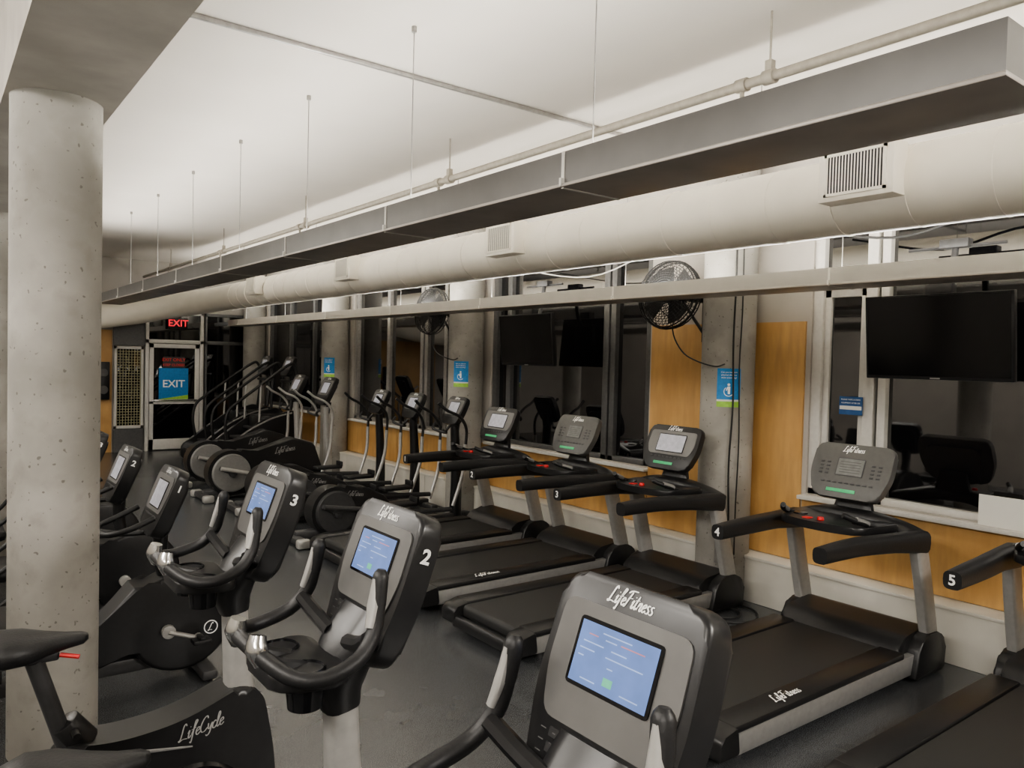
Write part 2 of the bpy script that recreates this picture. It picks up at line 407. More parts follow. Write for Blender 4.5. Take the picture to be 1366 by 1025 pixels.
# ------------------------------------------------------------------ console
TAU=math.radians(20)
def cframe(o,tau): return frame(o,(0,-1,0),(math.sin(tau),0,math.cos(tau)))
def console(parent,M,W,H,D,style,small=False):
    hw,hh=W/2,H/2
    pts=round2([(-hw*.80,-hh),(hw*.80,-hh),(hw,-hh*.1),(hw*.97,hh),(-hw*.97,hh),(-hw,-hh*.1)],.055,6)
    bm=B(); prism(bm,pts,-D,0,'Z',.012,3)
    pb=round2([(-hw*.6,-hh*.95),(hw*.6,-hh*.95),(hw*.75,hh*.7),(-hw*.75,hh*.7)],.05,4)
    prism(bm,pb,-D-.03,-D+.005,'Z',.01,1)
    c=fin(bm,'console',M_black if style!='led' else M_grey,parent,M=M)
    if style in('blue','lcd'):
        bm=B(); prism(bm,round2([(-hw*.76,-hh*.34),(hw*.76,-hh*.34),(hw*.88,hh*.1),(hw*.86,hh*.74),(-hw*.86,hh*.74),(-hw*.88,hh*.1)],.028,4),0,.004,'Z')
        fin(bm,'face_plate',M_face,c,M=M)
        if style=='blue': sw,sh=W*.262,.054; cy=hh*.31
        else: sw,sh=W*.25,H*.19; cy=hh*.18
        bm=B(); prism(bm,round2([(-sw-.007,cy-sh-.007),(sw+.007,cy-sh-.007),(sw+.007,cy+sh+.007),(-sw-.007,cy+sh+.007)],.010,3),.003,.007,'Z'); fin(bm,'screen_bezel',M_gloss,c,M=M)
    else:
        sw,sh=W*.16,H*.15; cy=hh*.14
        bm=B(); prism(bm,round2([(-sw-.006,cy-sh-.006),(sw+.006,cy-sh-.006),(sw+.006,cy+sh+.006),(-sw-.006,cy+sh+.006)],.006,3),-.001,.003,'Z'); fin(bm,'screen_bezel',M_dgrey,c,M=M)
    z0=.0075 if style!='led' else .0035
    bm=B()
    def q(x0,y0,x1,y1,z,mi):
        f=bm.faces.new([bm.verts.new(p) for p in ((x0,y0,z),(x1,y0,z),(x1,y1,z),(x0,y1,z))]); f.material_index=mi
    q(-sw,cy-sh,sw,cy+sh,z0,0)
    if style=='blue' and not small:
        for j,(y,a,b_,m_) in enumerate(((.78,-.4,.35,1),(.62,-.75,-.5,3),(.60,-.3,.0,1),(.62,.1,.7,3),(.36,-.85,-.3,1),(.34,-.1,.3,1),(.12,-.9,-.5,1),(.10,-.2,.75,1),(-.12,-.9,-.75,1),(-.2,-.1,.05,1),(-.62,-.12,.12,2),(-.8,-.7,-.3,1),(-.8,.35,.8,1))):
            hgt=.02 if m_!=2 else .13
            q(sw*a,cy+sh*(y-hgt),sw*b_,cy+sh*(y+hgt),z0+.0004,m_)
    elif style=='led':
        for j in range(5): q(-sw*.8,cy-sh*.7+j*sh*.32,sw*.8,cy-sh*.7+j*sh*.32+.004,z0+.0004,1)
    fin(bm,'screen',{'blue':[M_scrb,M_scrt,M_scrg,M_scrr],'lcd':[M_scrl,M_scrt],'led':[M_scrd,M_dgrey]}[style],c,M=M)
    bm=B()
    if style=='blue':
        yk=-hh*.46
        for j in range(2):
            for i in range(6): box(bm,((i-2.5)*W*.105,yk-j*.026,.0005),(W*.085,.018,.004),.0015,seg=1)
        box(bm,(0,-hh*.80,.000),(W*.40,.030,.004),.0015,seg=1)
        fin(bm,'keypad',M_key,c,M=M)
        bm=B()
        q(-.01,-hh*.82,.01,-hh*.80,.0025,0)
        for sx in(-1,1):
            for j in range(3): q(sx*W*.35-W*.02,-hh*.46-j*.02,sx*W*.35+W*.02,-hh*.46-j*.02+.002,.0006,0)
        for i in range(6): q((i-2.5)*W*.105-.004,yk-.001,(i-2.5)*W*.105+.004,yk+.001,.0028,0)
        fin(bm,'button_print',M_face,c,M=M)
    else:
        for i in range(9): box(bm,((i-4)*W*.075,-hh*.46,.0015),(W*.05,.010,.005),.0015,seg=1)
        if style=='led':
          for sx in(-1,1):
            for j in range(4):
                box(bm,(sx*W*.28,-hh*.15+j*.026,.001),(W*.045,.012,.004),.001,seg=1); box(bm,(sx*W*.36,-hh*.15+j*.026,.001),(W*.045,.012,.004),.001,seg=1)
        fin(bm,'keypad',M_dgrey,c,M=M)
    brush('LifeFitness',W*(.08 if style=='blue' else .07),M_white,M@T(0,hh*.87 if style!='led' else hh*.80,.0012),c)
    if style!='blue' and not small:
        bm=B(); box(bm,(-W*.05,-hh*.74,.002),(W*.36,.022,.004),.001); fin(bm,'green_sticker',M_glabel,c,M=M)
    return c
def nummesh(M,size):
    out={}
    for d in '12345':
        me=text_mesh(d,size,bold=.0015,extr=.001); me.transform(M); me.materials.clear(); me.materials.append(M_white); me.name='number_decal'; out[int(d)]=me
    return out
def numobj(parent,meshes,i):
    o=bpy.data.objects.new('number_decal',meshes[i]); COL.objects.link(o); o.parent=parent; return o
def sideM(M,W,y,D): return M@Matrix(((0,0,1,W/2*.985+.005),(0,1,0,y),(-1,0,0,-D/2),(0,0,0,1)))
# ------------------------------------------------------------------ upright bike
def crank(r,cx,cz,yo,ang=0.3):
    for s in(-1,1):
        a=ang if s<0 else ang+math.pi
        ex,ez=cx+.17*math.cos(a),cz+.17*math.sin(a)
        bm=B(); cyl(bm,(cx,s*(yo-.02),cz),(cx,s*(yo+.03),cz),.038,seg=16,bev=.004)
        tube(bm,[(cx,s*(yo+.018),cz),(ex,s*(yo+.03),ez)],[.026,.020],8,1,ry=[.014,.012]); cyl(bm,(ex,s*(yo+.02),ez),(ex,s*(yo+.045),ez),.026,seg=12)
        cr=fin(bm,'crank_arm',M_silver,r)
        bm=B(); box(bm,(ex,s*(yo+.09),ez),(.10,.085,.026),.008); box(bm,(ex,s*(yo+.09),ez+.02),(.03,.09,.02),.006)
        fin(bm,'pedal',M_matte,cr)
def saddle_mesh(bm,cx,cz,sc=1.):
    rings=[]
    for x,w,zt,zb in ((-.14,.05,.0,-.03),(-.125,.09,.015,-.05),(-.08,.115,.025,-.06),(-.02,.105,.02,-.06),(.04,.065,.008,-.05),(.09,.038,.0,-.045),(.135,.028,-.006,-.04),(.15,.015,-.012,-.03)):
        ring=[]
        for k in range(16):
            th=2*math.pi*k/16; c,s=math.cos(th),math.sin(th)
            zz=(zt+zb)/2+(zt-zb)/2*math.copysign(abs(s)**.6,s)
            ring.append(V((cx+x*sc,w*math.copysign(abs(c)**.8,c)*sc,cz+zz*sc)))
        rings.append(ring)
    loft(bm,rings)
def build_upright():
    r=empty('exercise_bike',label='black upright exercise bike with silver stem and blue display',category='exercise bike',group='upright exercise bikes')
    bm=B(); box(bm,(-.02,0,.10),(.95,.07,.06),.012); box(bm,(.46,0,.05),(.09,.52,.06),.02); box(bm,(-.5,0,.05),(.09,.52,.06),.02); box(bm,(-.38,0,.11),(.2,.1,.1),.01)
    fin(bm,'base_frame',M_dgrey,r)
    pts=round2([(-.38,.16),(-.37,.50),(-.30,.69),(-.14,.665),(.05,.68),(.25,.755),(.32,.71),(.36,.50),(.37,.32),(.30,.16),(.15,.08),(-.05,.07),(-.2,.14)],.09,5)
    bm=B(); prism(bm,pts,-.075,.075,'Y',.028,3); sh=fin(bm,'drive_shroud',M_black,r)
    for s in(-1,1):
        bm=B(); cyl(bm,(.08,s*.074,.33),(.08,s*.088,.33),.20,.19,seg=40,bev=.003); fin(bm,'round_cover',M_gloss,sh)
        bm=B(); tube(bm,[(-.35,s*.075,.60),(-.25,s*.077,.65),(-.10,s*.078,.62),(.08,s*.078,.59)],[.004,.010,.008,.003],6,5,ry=.004,up=(0,s,0)); fin(bm,'silver_stripe',M_skirt,sh)
    brush('LifeCycle',.048,M_gprint,frame((.11,-.0775,.650),(1,0,.16),(-.16,0,1)),sh,.085)
    crank(r,.08,.33,.09,.5)
    bm=B(); tube(bm,[(-.26,0,.60),(-.365,0,.95)],.032,12,1,ry=.026); fin(bm,'seat_post',M_dgrey,r)
    bm=B(); cyl(bm,(-.23,0,.66),(-.285,0,.74),.05,.045,seg=16,bev=.005); cyl(bm,(-.26,0,.72),(-.26,-.09,.72),.012,seg=10); fin(bm,'post_collar',M_black,r)
    bm=B(); saddle_mesh(bm,-.37,1.02,1.0); sd=fin(bm,'saddle',M_matte,r,ang=60)
    bm=B(); box(bm,(-.37,0,.96),(.14,.05,.03),.008); fin(bm,'saddle_clamp',M_dgrey,sd)
    bm=B(); tube(bm,[(-.30,-.03,.965),(-.25,-.05,.955)],.007,6,1); fin(bm,'adjustment_lever',M_redb,sd)
    bm=B(); tube(bm,[(.26,0,.68),(.245,0,.85),(.235,0,1.05)],[.058,.05,.046],16,4,ry=[.05,.042,.04],up=(1,0,0),p=3); fin(bm,'stem',M_silver,r)
    bm=B(); tube(bm,[(.235,0,1.00),(.225,0,1.08),(.26,0,1.16),(.30,0,1.24)],[.052,.07,.10,.09],16,4,ry=[.048,.065,.05,.03],up=(1,0,0),p=3); fin(bm,'stem_head',M_black,r)
    half=[(.250,.182,1.375),(.240,.190,1.31),(.225,.20,1.25),(.18,.215,1.20),(.10,.22,1.175),(.035,.19,1.18),(-.0,.11,1.20),(-.01,.03,1.21)]
    hp=[(x,-y,z) for x,y,z in half]+[(x,y,z) for x,y,z in half[::-1]]
    bm=B(); tube(bm,hp,.0185,12,5)
    for s in(-1,1): tube(bm,[(.240,s*.190,1.31),(.250,s*.182,1.375),(.253,s*.181,1.392)],[.0195,.0195,.010],12,3)
    h=fin(bm,'handlebar',M_matte,r)
    for s in(-1,1):
        bm=B(); tube(bm,[(.238,s*.184,1.372),(.227,s*.191,1.31),(.214,s*.20,1.262)],[.010,.0165,.012],12,4,ry=[.008,.012,.010]); fin(bm,'grip_sensor',M_silver,h)
        bm=B(); tube(bm,[(.0,s*.085,1.185),(-.01,s*.075,1.22),(-.005,s*.07,1.25)],[.020,.027,.019],12,4); fin(bm,'pulse_grip',M_chrome,h)
        bm=B(); tube(bm,[(.21,s*.20,1.235),(.225,s*.13,1.20),(.23,s*.05,1.18)],.020,8,4); tube(bm,[(.0,s*.06,1.20),(.05,s*.05,1.16),(.14,s*.04,1.13)],.018,8,4); fin(bm,'bar_bracket',M_black,h)
    bm=B(); prism(bm,round2([(.02,-.12),(.20,-.16),(.20,.16),(.02,.12)],.05,4),1.115,1.15,'Z',.008); tr=fin(bm,'accessory_tray',M_black,r)
    for s in(-1,1):
        bm=B()
        pr=[(.028,1.06),(.041,1.06),(.050,1.153),(.044,1.157),(.036,1.07),(.028,1.07)]
        n=24
        vs=[[bm.verts.new((.105+q_*math.cos(2*math.pi*k/n),s*.085+q_*math.sin(2*math.pi*k/n),z_)) for k in range(n)] for q_,z_ in pr]
        for A,Bq in zip(vs,vs[1:]):
            for k in range(n): bm.faces.new((A[k],A[(k+1)%n],Bq[(k+1)%n],Bq[k]))
        bm.faces.new(vs[0]); bm.faces.new(vs[-1][::-1])
        fin(bm,'cup_holder',M_gloss,tr)
    M=cframe((.31,0,1.32),TAU)
    c=console(r,M,.355,.40,.07,'blue')
    nm=nummesh(sideM(M,.355,.10,.07),.052); numobj(c,nm,2)
    return r,nm
up,upn=build_upright()
up.location=(.62,.93,0)
u2=clone(up,(.62,1.82,0)); setnum(u2,upn,2)
u3=clone(up,(.63,2.71,0)); setnum(u3,upn,3)
for c in allkids(up):
    if c.name.startswith('number_decal'): bpy.data.objects.remove(c); break
# ------------------------------------------------------------------ recumbent bikes
def build_recumbent():
    r=empty('recumbent_bike',label='black exercise bike with round drive housing near the concrete column',category='exercise bike',group='low exercise bikes')
    bm=B(); box(bm,(.0,0,.12),(1.1,.09,.08),.012); box(bm,(.72,0,.045),(.09,.5,.06),.02); box(bm,(-.62,0,.045),(.09,.5,.06),.02); fin(bm,'base_frame',M_dgrey,r)
    pts=[(.6+.29*math.cos(a),.34+.29*math.sin(a)) for a in [math.radians(t) for t in range(-160,131,12)]]+[(.34,.58),(.10,.30),(-.05,.2),(.1,.12)]
    bm=B(); prism(bm,pts,-.10,.10,'Y',.025,3); sh=fin(bm,'drive_shroud',M_black,r)
    bm=B()
    n=24; lx,lz=.76,.28
    for k in range(n):
        a0=2*math.pi*k/n;a1=2*math.pi*(k+1)/n
        bm.faces.new([bm.verts.new((lx+q_*math.cos(a),-.1015,lz+q_*math.sin(a))) for q_,a in((.034,a0),(.041,a0),(.041,a1),(.034,a1))])
    fin(bm,'logo_ring',M_white,sh)
    brush('L',.042,M_white,frame((lx,-.1017,lz),(1,0,0),(0,0,1)),sh,name='logo_mark')
    crank(r,.52,.30,.105,-.35)
    bm=B(); tube(bm,[(.55,0,.52),(.50,0,.70),(.50,0,.88)],[.06,.05,.06],14,4,ry=.04,up=(1,0,0)); fin(bm,'stem',M_black,r)
    bm=B(); tube(bm,[(.42,.2,.98),(.30,.19,.93),(.20,.14,.90),(.16,0,.90),(.20,-.14,.90),(.30,-.19,.93),(.42,-.2,.98)],.016,10,5); tube(bm,[(.48,0,.86),(.3,0,.87),(.16,0,.9)],.016,8,3); fin(bm,'handlebar',M_matte,r)
    bm=B(); box(bm,(-.30,0,.46),(.42,.42,.09),.035); st=fin(bm,'seat',M_matte,r)
    bm=B(); box(bm,(-.55,0,.76),(.08,.42,.52),.035,rot=Matrix.Rotation(math.radians(-14),3,'Y')); fin(bm,'backrest',M_matte,r)
    bm=B(); box(bm,(-.33,0,.28),(.12,.08,.3),.01); fin(bm,'seat_support',M_dgrey,r)
    for s in(-1,1):
        bm=B(); tube(bm,[(-.4,s*.22,.42),(-.3,s*.27,.45),(-.12,s*.27,.58),(-.05,s*.27,.66)],.016,8,4); fin(bm,'seat_handle',M_matte,r)
    M=cframe((.48,0,1.05),math.radians(22))
    c=console(r,M,.40,.40,.07,'lcd',True)
    nm=nummesh(sideM(M,.40,.10,.07),.055); numobj(c,nm,1)
    return r,nm
rb,rbn=build_recumbent()
rb.location=(.59,4.75,0)
q=clone(rb,(.59,5.95,0)); setnum(q,rbn,2)
q=clone(rb,(.59,7.2,0)); setnum(q,rbn,3)
# ------------------------------------------------------------------ treadmill
def build_treadmill(style):
    r=empty('treadmill',label='black and silver treadmill facing the windows' if style=='lcd' else 'black and silver treadmill with grey console facing the windows',category='treadmill',group='treadmills facing the windows')
    for s in(-1,1):
        bm=B()
        prism(bm,round2([(-1.08,.06),(-1.1,.12),(-1.04,.165),(.95,.172),(.95,.05)],.02,3),s*.395,s*.443,'Y',.005,2)
        fin(bm,'side_skirt',M_skirt,r)
    bm=B(); bx(bm,-1.0,.9,-.384,.384,.06,.165); 
    for x in(-.9,.85):
        for s in(-1,1): cyl(bm,(x,s*.36,0),(x,s*.36,.07),.03,seg=12)
    fin(bm,'deck_frame',M_dgrey,r)
    for s in(-1,1):
        bm=B(); bx(bm,-1.02,.62,s*.292,s*.446,.168,.207,.010); fin(bm,'foot_rail',M_black,r)
    bm=B(); prism(bm,round2([(-1.06,.10),(-1.06,.19),(.64,.196),(.64,.10)],.035,4),-.285,.285,'Y'); fin(bm,'running_belt',M_belt,r)
    bm=B(); 
    for s in(-1,1): prism(bm,round2([(-1.14,.06),(-1.13,.17),(-1.0,.21),(-.98,.06)],.03,3),s*.295,s*.45,'Y',.008,1)
    prism(bm,round2([(-1.14,.05),(-1.12,.12),(-1.075,.12),(-1.06,.05)],.015,2),-.3,.3,'Y')
    fin(bm,'rear_end_cap',M_black,r)
    bm=B(); prism(bm,round2([(.60,.18),(.70,.27),(.98,.30),(1.12,.22),(1.12,.04),(.60,.04)],.05,4),-.40,.40,'Y',.03,3); fin(bm,'motor_cover',M_black,r)
    for s in(-1,1):
        bm=B(); prism(bm,round2([(.70,.02),(.76,.22),(.84,.28),(1.0,.28),(1.1,.2),(1.1,.02)],.04,3),s*.37,s*.475,'Y',.012,2); fin(bm,'upright_foot',M_black,r)
        bm=B(); tube(bm,[(.96,s*.43,.22),(.85,s*.428,.60),(.77,s*.42,.88)],.068,16,3,ry=.036,up=(0,1,0),p=4); fin(bm,'upright',M_silver,r)
        bm=B(); tube(bm,[(-.175,s*.34,.88),(.02,s*.345,.885),(.22,s*.355,.885),(.50,s*.39,.875),(.82,s*.425,.855)],[.044,.050,.052,.054,.060],16,4,ry=[.046,.050,.052,.055,.070],up=(0,0,1),p=3.2)
        ar=fin(bm,'armrest',M_matte,r)
    Mn=frame((-.179,.34,.88),(0,-1,0),(0,0,1))
    arm=[c for c in kids(r) if c.name.startswith('armrest')][1]
    nm=nummesh(Mn,.072); numobj(arm,nm,4)
    bm=B(); tube(bm,[(.79,.43,.87),(.80,.3,.91),(.76,.15,.945),(.75,0,.95),(.76,-.15,.945),(.80,-.3,.91),(.79,-.43,.87)],.085,16,4,ry=.05,up=(0,0,1),p=3); fin(bm,'dash_crossbar',M_black,r)
    bm=B(); prism(bm,round2([(.32,-.10),(.38,-.28),(.74,-.34),(.74,.34),(.38,.28),(.32,.10)],.06,4),.905,.955,'Z',.012,2); tr=fin(bm,'accessory_tray',M_black,r)
    bm=B(); cyl(bm,(.40,0,.955),(.40,0,.975),.022,.018,seg=16,bev=.003); fin(bm,'stop_button',M_redb,tr)
    bm=B(); box(bm,(.40,.09,.957),(.05,.05,.008),.003); fin(bm,'safety_clip',M_redb,tr)
    for s in(-1,1):
        bm=B(); cyl(bm,(.5,s*.20,.95),(.5,s*.20,.962),.045,seg=24,bev=.004); fin(bm,'cup_holder',M_gloss,tr)
        bm=B(); tube(bm,[(.58,s*.28,.93),(.45,s*.27,.97),(.36,s*.24,1.00),(.30,s*.20,1.03)],.017,10,4); fin(bm,'handle_bar',M_matte,r)
        bm=B(); tube(bm,[(.46,s*.272,.972),(.37,s*.244,1.002)],.0190,10,1); fin(bm,'grip_sensor',M_skirt,r)
    bm=B(); tube(bm,[(.78,0,.94),(.80,0,1.04),(.80,0,1.14)],[.15,.12,.10],16,3,ry=.035,up=(1,0,0),p=3); fin(bm,'console_neck',M_black,r)
    M=cframe((.72,0,1.24),math.radians(24))
    console(r,M,.54,.37,.055,style)
    brush('LifeFitness',.062,M_white,frame((-.50,-.366,.2082),(1,0,0),(0,1,0)),r)
    return r,nm
tA,nA=build_treadmill('lcd'); tB,nB=build_treadmill('led')
TX=4.05
tA.location=(TX,4.12,0); setnum(tA,nA,3)
q=clone(tA,(TX,6.48,0)); setnum(q,nA,1)
tB.location=(TX,2.61,0); setnum(tB,nB,4)
q=clone(tB,(TX,5.28,0)); setnum(q,nB,2)
q=clone(tB,(TX+.12,1.30,0)); setnum(q,nB,5)
# ------------------------------------------------------------------ ellipticals
def build_elliptical(big):
    r=empty('elliptical_trainer',label='black elliptical trainer with curved moving arms' if not big else 'black cross trainer with silver arms and large grey disc',category='elliptical trainer',group='elliptical trainers by the windows')
    x0=-1.28 if not big else -1.05
    bm=B(); box(bm,((x0+.85)/2,0,.09),(.85-x0,.10,.07),.012); box(bm,(.80,0,.05),(.10,.56,.07),.02); box(bm,(x0,0,.05),(.10,.50,.07),.02); fin(bm,'base_frame',M_dgrey,r)
    for s in(-1,1):
        bm=B(); box(bm,(x0-.01,s*.27,.05),(.14,.10,.09),.025); fin(bm,'foot_cap',M_silver,r)
    if not big: dx,zc,R=-.88,.30,.26
    else: dx,zc,R=-.72,.34,.30
    pts=[(dx+R*math.cos(a),zc+R*math.sin(a)) for a in [math.radians(t) for t in range(60,291,12)]]
    pts+=([(-.25,.08),(-.15,.20),(-.30,.42),(-.55,.54)] if not big else [(.4,.12),(.56,.30),(.42,.68),(.1,.78),(-.35,.62)])
    pts=round2(pts,.03,1)
    bm=B(); prism(bm,pts,-.10,.10,'Y',.03,3); sh=fin(bm,'drive_housing',M_black,r)
    for s in(-1,1):
        bm=B(); cyl(bm,(dx,s*.095,zc),(dx,s*.14,zc),R*.85,R*.80,seg=40,bev=.01); fin(bm,'drive_disc',M_skirt if big else M_dgrey,sh)
        bm=B(); cyl(bm,(dx,s*.14,zc),(dx,s*.19,zc),.05,seg=16,bev=.006); tube(bm,[(dx,s*.17,zc),(dx+.17*s,s*.17,zc+.08)],.025,8,1); fin(bm,'crank_arm',M_dgrey,sh)
        ex,ez=dx+.17*s,zc+.08
        bm=B(); tube(bm,[(ex,s*.21,ez),(-.1,s*.23,.30+.05*s),(.45,s*.23,.27+.05*s)],.022,8,4,up=(0,0,1),ry=.026); fin(bm,'pedal_arm',M_dgrey if not big else M_silver,r)
        bm=B(); box(bm,(-.10+.1*s,s*.23,.38+.05*s),(.36,.16,.04),.015); box(bm,(.07+.1*s,s*.23,.42+.05*s),(.03,.16,.07),.01); fin(bm,'foot_pedal',M_matte,r)
        bm=B(); tube(bm,[(.46,s*.25,.26),(.58,s*.26,.62),(.60,s*.27,.95)],[.020,.022,.022],10,4); fin(bm,'lower_link',M_silver,r)
        bm=B(); tube(bm,[(.60,s*.27,.92),(.60,s*.28,1.12),(.50,s*.30,1.26),(.34,s*.27,1.34),(.24,s*.25,1.42)],.017,10,5); fin(bm,'moving_handle',M_matte if not big else M_silver,r)
    if big: brush('LifeFitness',.075,M_gprint,frame((.0,-.1025,.62),(1,0,.14),(-.14,0,1)),sh,.09)
    else: brush('LifeFitness',.05,M_gprint,frame((-.66,-.1025,.47),(1,0,-.1),(.1,0,1)),sh,.09)
    bm=B(); tube(bm,[(.66,0,.10),(.66,0,.6),(.62,0,1.18)],[.07,.06,.05],14,4,ry=[.06,.05,.04],up=(1,0,0),p=3); fin(bm,'mast',M_black if not big else M_silver,r)
    bm=B(); tube(bm,[(.46,.16,1.16),(.42,.14,1.10),(.5,.0,1.06),(.42,-.14,1.10),(.46,-.16,1.16)],.016,8,4); fin(bm,'fixed_handlebar',M_matte,r)
    M=cframe((.60,0,1.32 if not big else 1.42),math.radians(25))
    console(r,M,.38 if not big else .42,.34 if not big else .42,.06,'lcd',True)
    bm=B(); tube(bm,[(.63,0,1.0),(.67,0,1.25)],.05,10,1,ry=.03); fin(bm,'console_neck',M_black,r)
    return r
e=build_elliptical(False); e.location=(4.25,7.45,0)
clone(e,(4.25,8.40,0)); clone(e,(4.25,9.32,0))
e=build_elliptical(True); e.location=(3.92,10.3,0)
clone(e,(3.98,11.55,0))
# ------------------------------------------------------------------ stair climbers
def build_stair():
    r=empty('stair_climber',label='black stair climber machine with long sloping handrails by the windows',category='stair climber',group='stair climbers')
    for s in(-1,1):
        bm=B(); prism(bm,round2([(-.75,.0),(-.75,.26),(-.58,.36),(.0,.80),(.55,.98),(.70,.9),(.70,0)],.08,4),s*.33,s*.40,'Y',.02,2); fin(bm,'side_cover',M_black,r)
        bm=B(); tube(bm,[(-.60,s*.405,.34),(-.2,s*.405,.64),(.2,s*.405,.84),(.55,s*.405,.93)],.014,6,4,ry=.006,up=(0,s,0)); fin(bm,'silver_stripe',M_skirt,r)
    for i in range(5):
        bm=B(); box(bm,(-.58+.22*i,0,.18+.16*i),(.25,.64,.04),.008); box(bm,(-.47+.22*i,0,.10+.16*i),(.02,.64,.16),0); fin(bm,'step',M_dgrey,r)
    bm=B(); box(bm,(.35,0,.46),(.6,.62,.84),.04); fin(bm,'motor_housing',M_black,r)
    for s in(-1,1):
        bm=B(); tube(bm,[(-.50,s*.37,.38),(-.55,s*.37,.72),(-.50,s*.37,.98),(-.30,s*.37,1.16),(.10,s*.36,1.46),(.48,s*.34,1.73),(.60,s*.33,1.74),(.66,s*.33,1.5),(.62,s*.36,.92)],.024,10,5); fin(bm,'handrail',M_matte,r)
        bm=B(); tube(bm,[(.0,s*.37,.78),(.02,s*.37,1.40)],.018,8,1); fin(bm,'rail_post',M_silver,r)
    bm=B(); tube(bm,[(.66,0,.95),(.70,0,1.4),(.66,0,1.7)],.06,12,3,ry=.04,up=(1,0,0)); tube(bm,[(.62,-.34,1.45),(.68,0,1.45),(.62,.34,1.45)],.025,8,4); fin(bm,'mast',M_black,r)
    console(r,cframe((.60,0,1.72),math.radians(22)),.42,.36,.06,'lcd',True)
    return r
s=build_stair(); s.location=(4.40,13.0,0)
clone(s,(4.40,14.15,0))
# ------------------------------------------------------------------ TVs
def build_tv():
    r=empty('television',label='black wall mounted flat television hanging in front of the window',category='television',group='wall mounted televisions')
    R=Matrix.Rotation(math.radians(-6),4,'Y')
    bm=B(); bx(bm,0,.05,-.45,.45,-.275,.275,.006); bd=fin(bm,'tv_body',M_black,r,M=R)
    bm=B(); bx(bm,-.002,.002,-.435,.435,-.252,.262); fin(bm,'screen',M_tvs,bd,M=R)
    bm=B(); bx(bm,-.003,.0,-.03,.03,-.269,-.260); fin(bm,'logo_plate',M_silver,bd,M=R)
    bm=B(); box(bm,(.08,0,.05),(.06,.3,.3),.01); tube(bm,[(.10,0,.1),(.2,0,.30),(.25,0,.62)],.022,8,3); box(bm,(.25,0,.62),(.08,.18,.06),.008); tube(bm,[(.25,-.3,.60),(.25,.3,.60)],.012,6,1); box(bm,(.06,0,.31),(.08,.16,.07),.006); fin(bm,'mount_bracket',M_dgrey,r)
    return r
tv=build_tv(); tv.location=(5.10,2.26,2.12)
clone(tv,(5.10,6.46,2.13))
# ------------------------------------------------------------------ wall fans
def build_fan():
    r=empty('wall_fan',label='black caged wall fan bolted to the concrete column',category='fan',group='wall fans')
    Mf=frame((0,0,0),(.12,-.99,0),(.10,.0,1))
    R=.29
    bm=B()
    def ring(rad,z,t=.004):
        tube(bm,[(rad*math.cos(2*math.pi*k/28),rad*math.sin(2*math.pi*k/28),z) for k in range(28)],t,5,1,closed=True)
    ring(R,0,.011); ring(R*.98,.05,.006); ring(R*.98,-.05,.006); ring(R*.6,-.09,.005); ring(R*.2,.105,.006)
    for q in range(10):
        f=.27+.07*q; ring(R*f,.105-.055*(f**3),.0028)
    for k in range(44):
        a=2*math.pi*k/44; c,s_=math.cos(a),math.sin(a)
        tube(bm,[(R*c*.2,R*s_*.2,.105),(R*c*.72,R*s_*.72,.085),(R*c*.98,R*s_*.98,.05),(R*c,R*s_,0),(R*c*.98,R*s_*.98,-.05),(R*c*.4,R*s_*.4,-.10)],.0028,4,1)
    cyl(bm,(0,0,.10),(0,0,.112),.055,seg=16)
    cage=fin(bm,'fan_cage',M_black,r,M=Mf)
    for j in range(4):
        a0=j*math.pi/2+.5; bm=B(); rings=[]
        for q in range(5):
            rr=.05+q*.05; w=.06+.05*q*.6; ring_=[]
            for (u_,h_) in ((-1,-.02),(0,.004),(1,.02),(1,.017),(0,0),(-1,-.023)):
                a=a0+u_*w/rr*.72
                ring_.append(V((rr*math.cos(a),rr*math.sin(a),h_)))
            rings.append(ring_)
        loft(bm,rings); fin(bm,'fan_blade',M_key,r,M=Mf)
    bm=B(); cyl(bm,(0,0,-.17),(0,0,.02),.075,seg=20,bev=.01); fin(bm,'motor',M_black,r,M=Mf)
    bm=B(); p=Mf@V((0,0,-.12)); col=V((.20,-.26,-.08))
    tube(bm,[p,(p.x+.02,p.y-.12,-.03),(col.x-.1,col.y,-.05),(col.x+.02,col.y-.02,-.04)],.024,8,4)
    tube(bm,[p+V((0,0,.08)),p+V((0,-.02,-.14))],.028,8,1)
    tube(bm,[(p.x,p.y-.06,-.05),(col.x-.02,col.y,-.36)],.014,6,1)
    box(bm,(col.x-.01,col.y-.0,-.18),(.09,.05,.44),.004)
    fin(bm,'mount_arm',M_black,r)
    bm=B(); tube(bm,[(.08,-.03,-.05),(-.04,-.08,-.30),(-.08,-.22,-.48),(-.06,-.36,-.56),(.0,-.50,-.60),(.02,-.58,-.58)],.006,6,5); fin(bm,'power_cord',M_wire,r)
    return r
f=build_fan(); f.location=(5.06,4.43,2.50)
clone(f,(5.06,8.31,2.50))
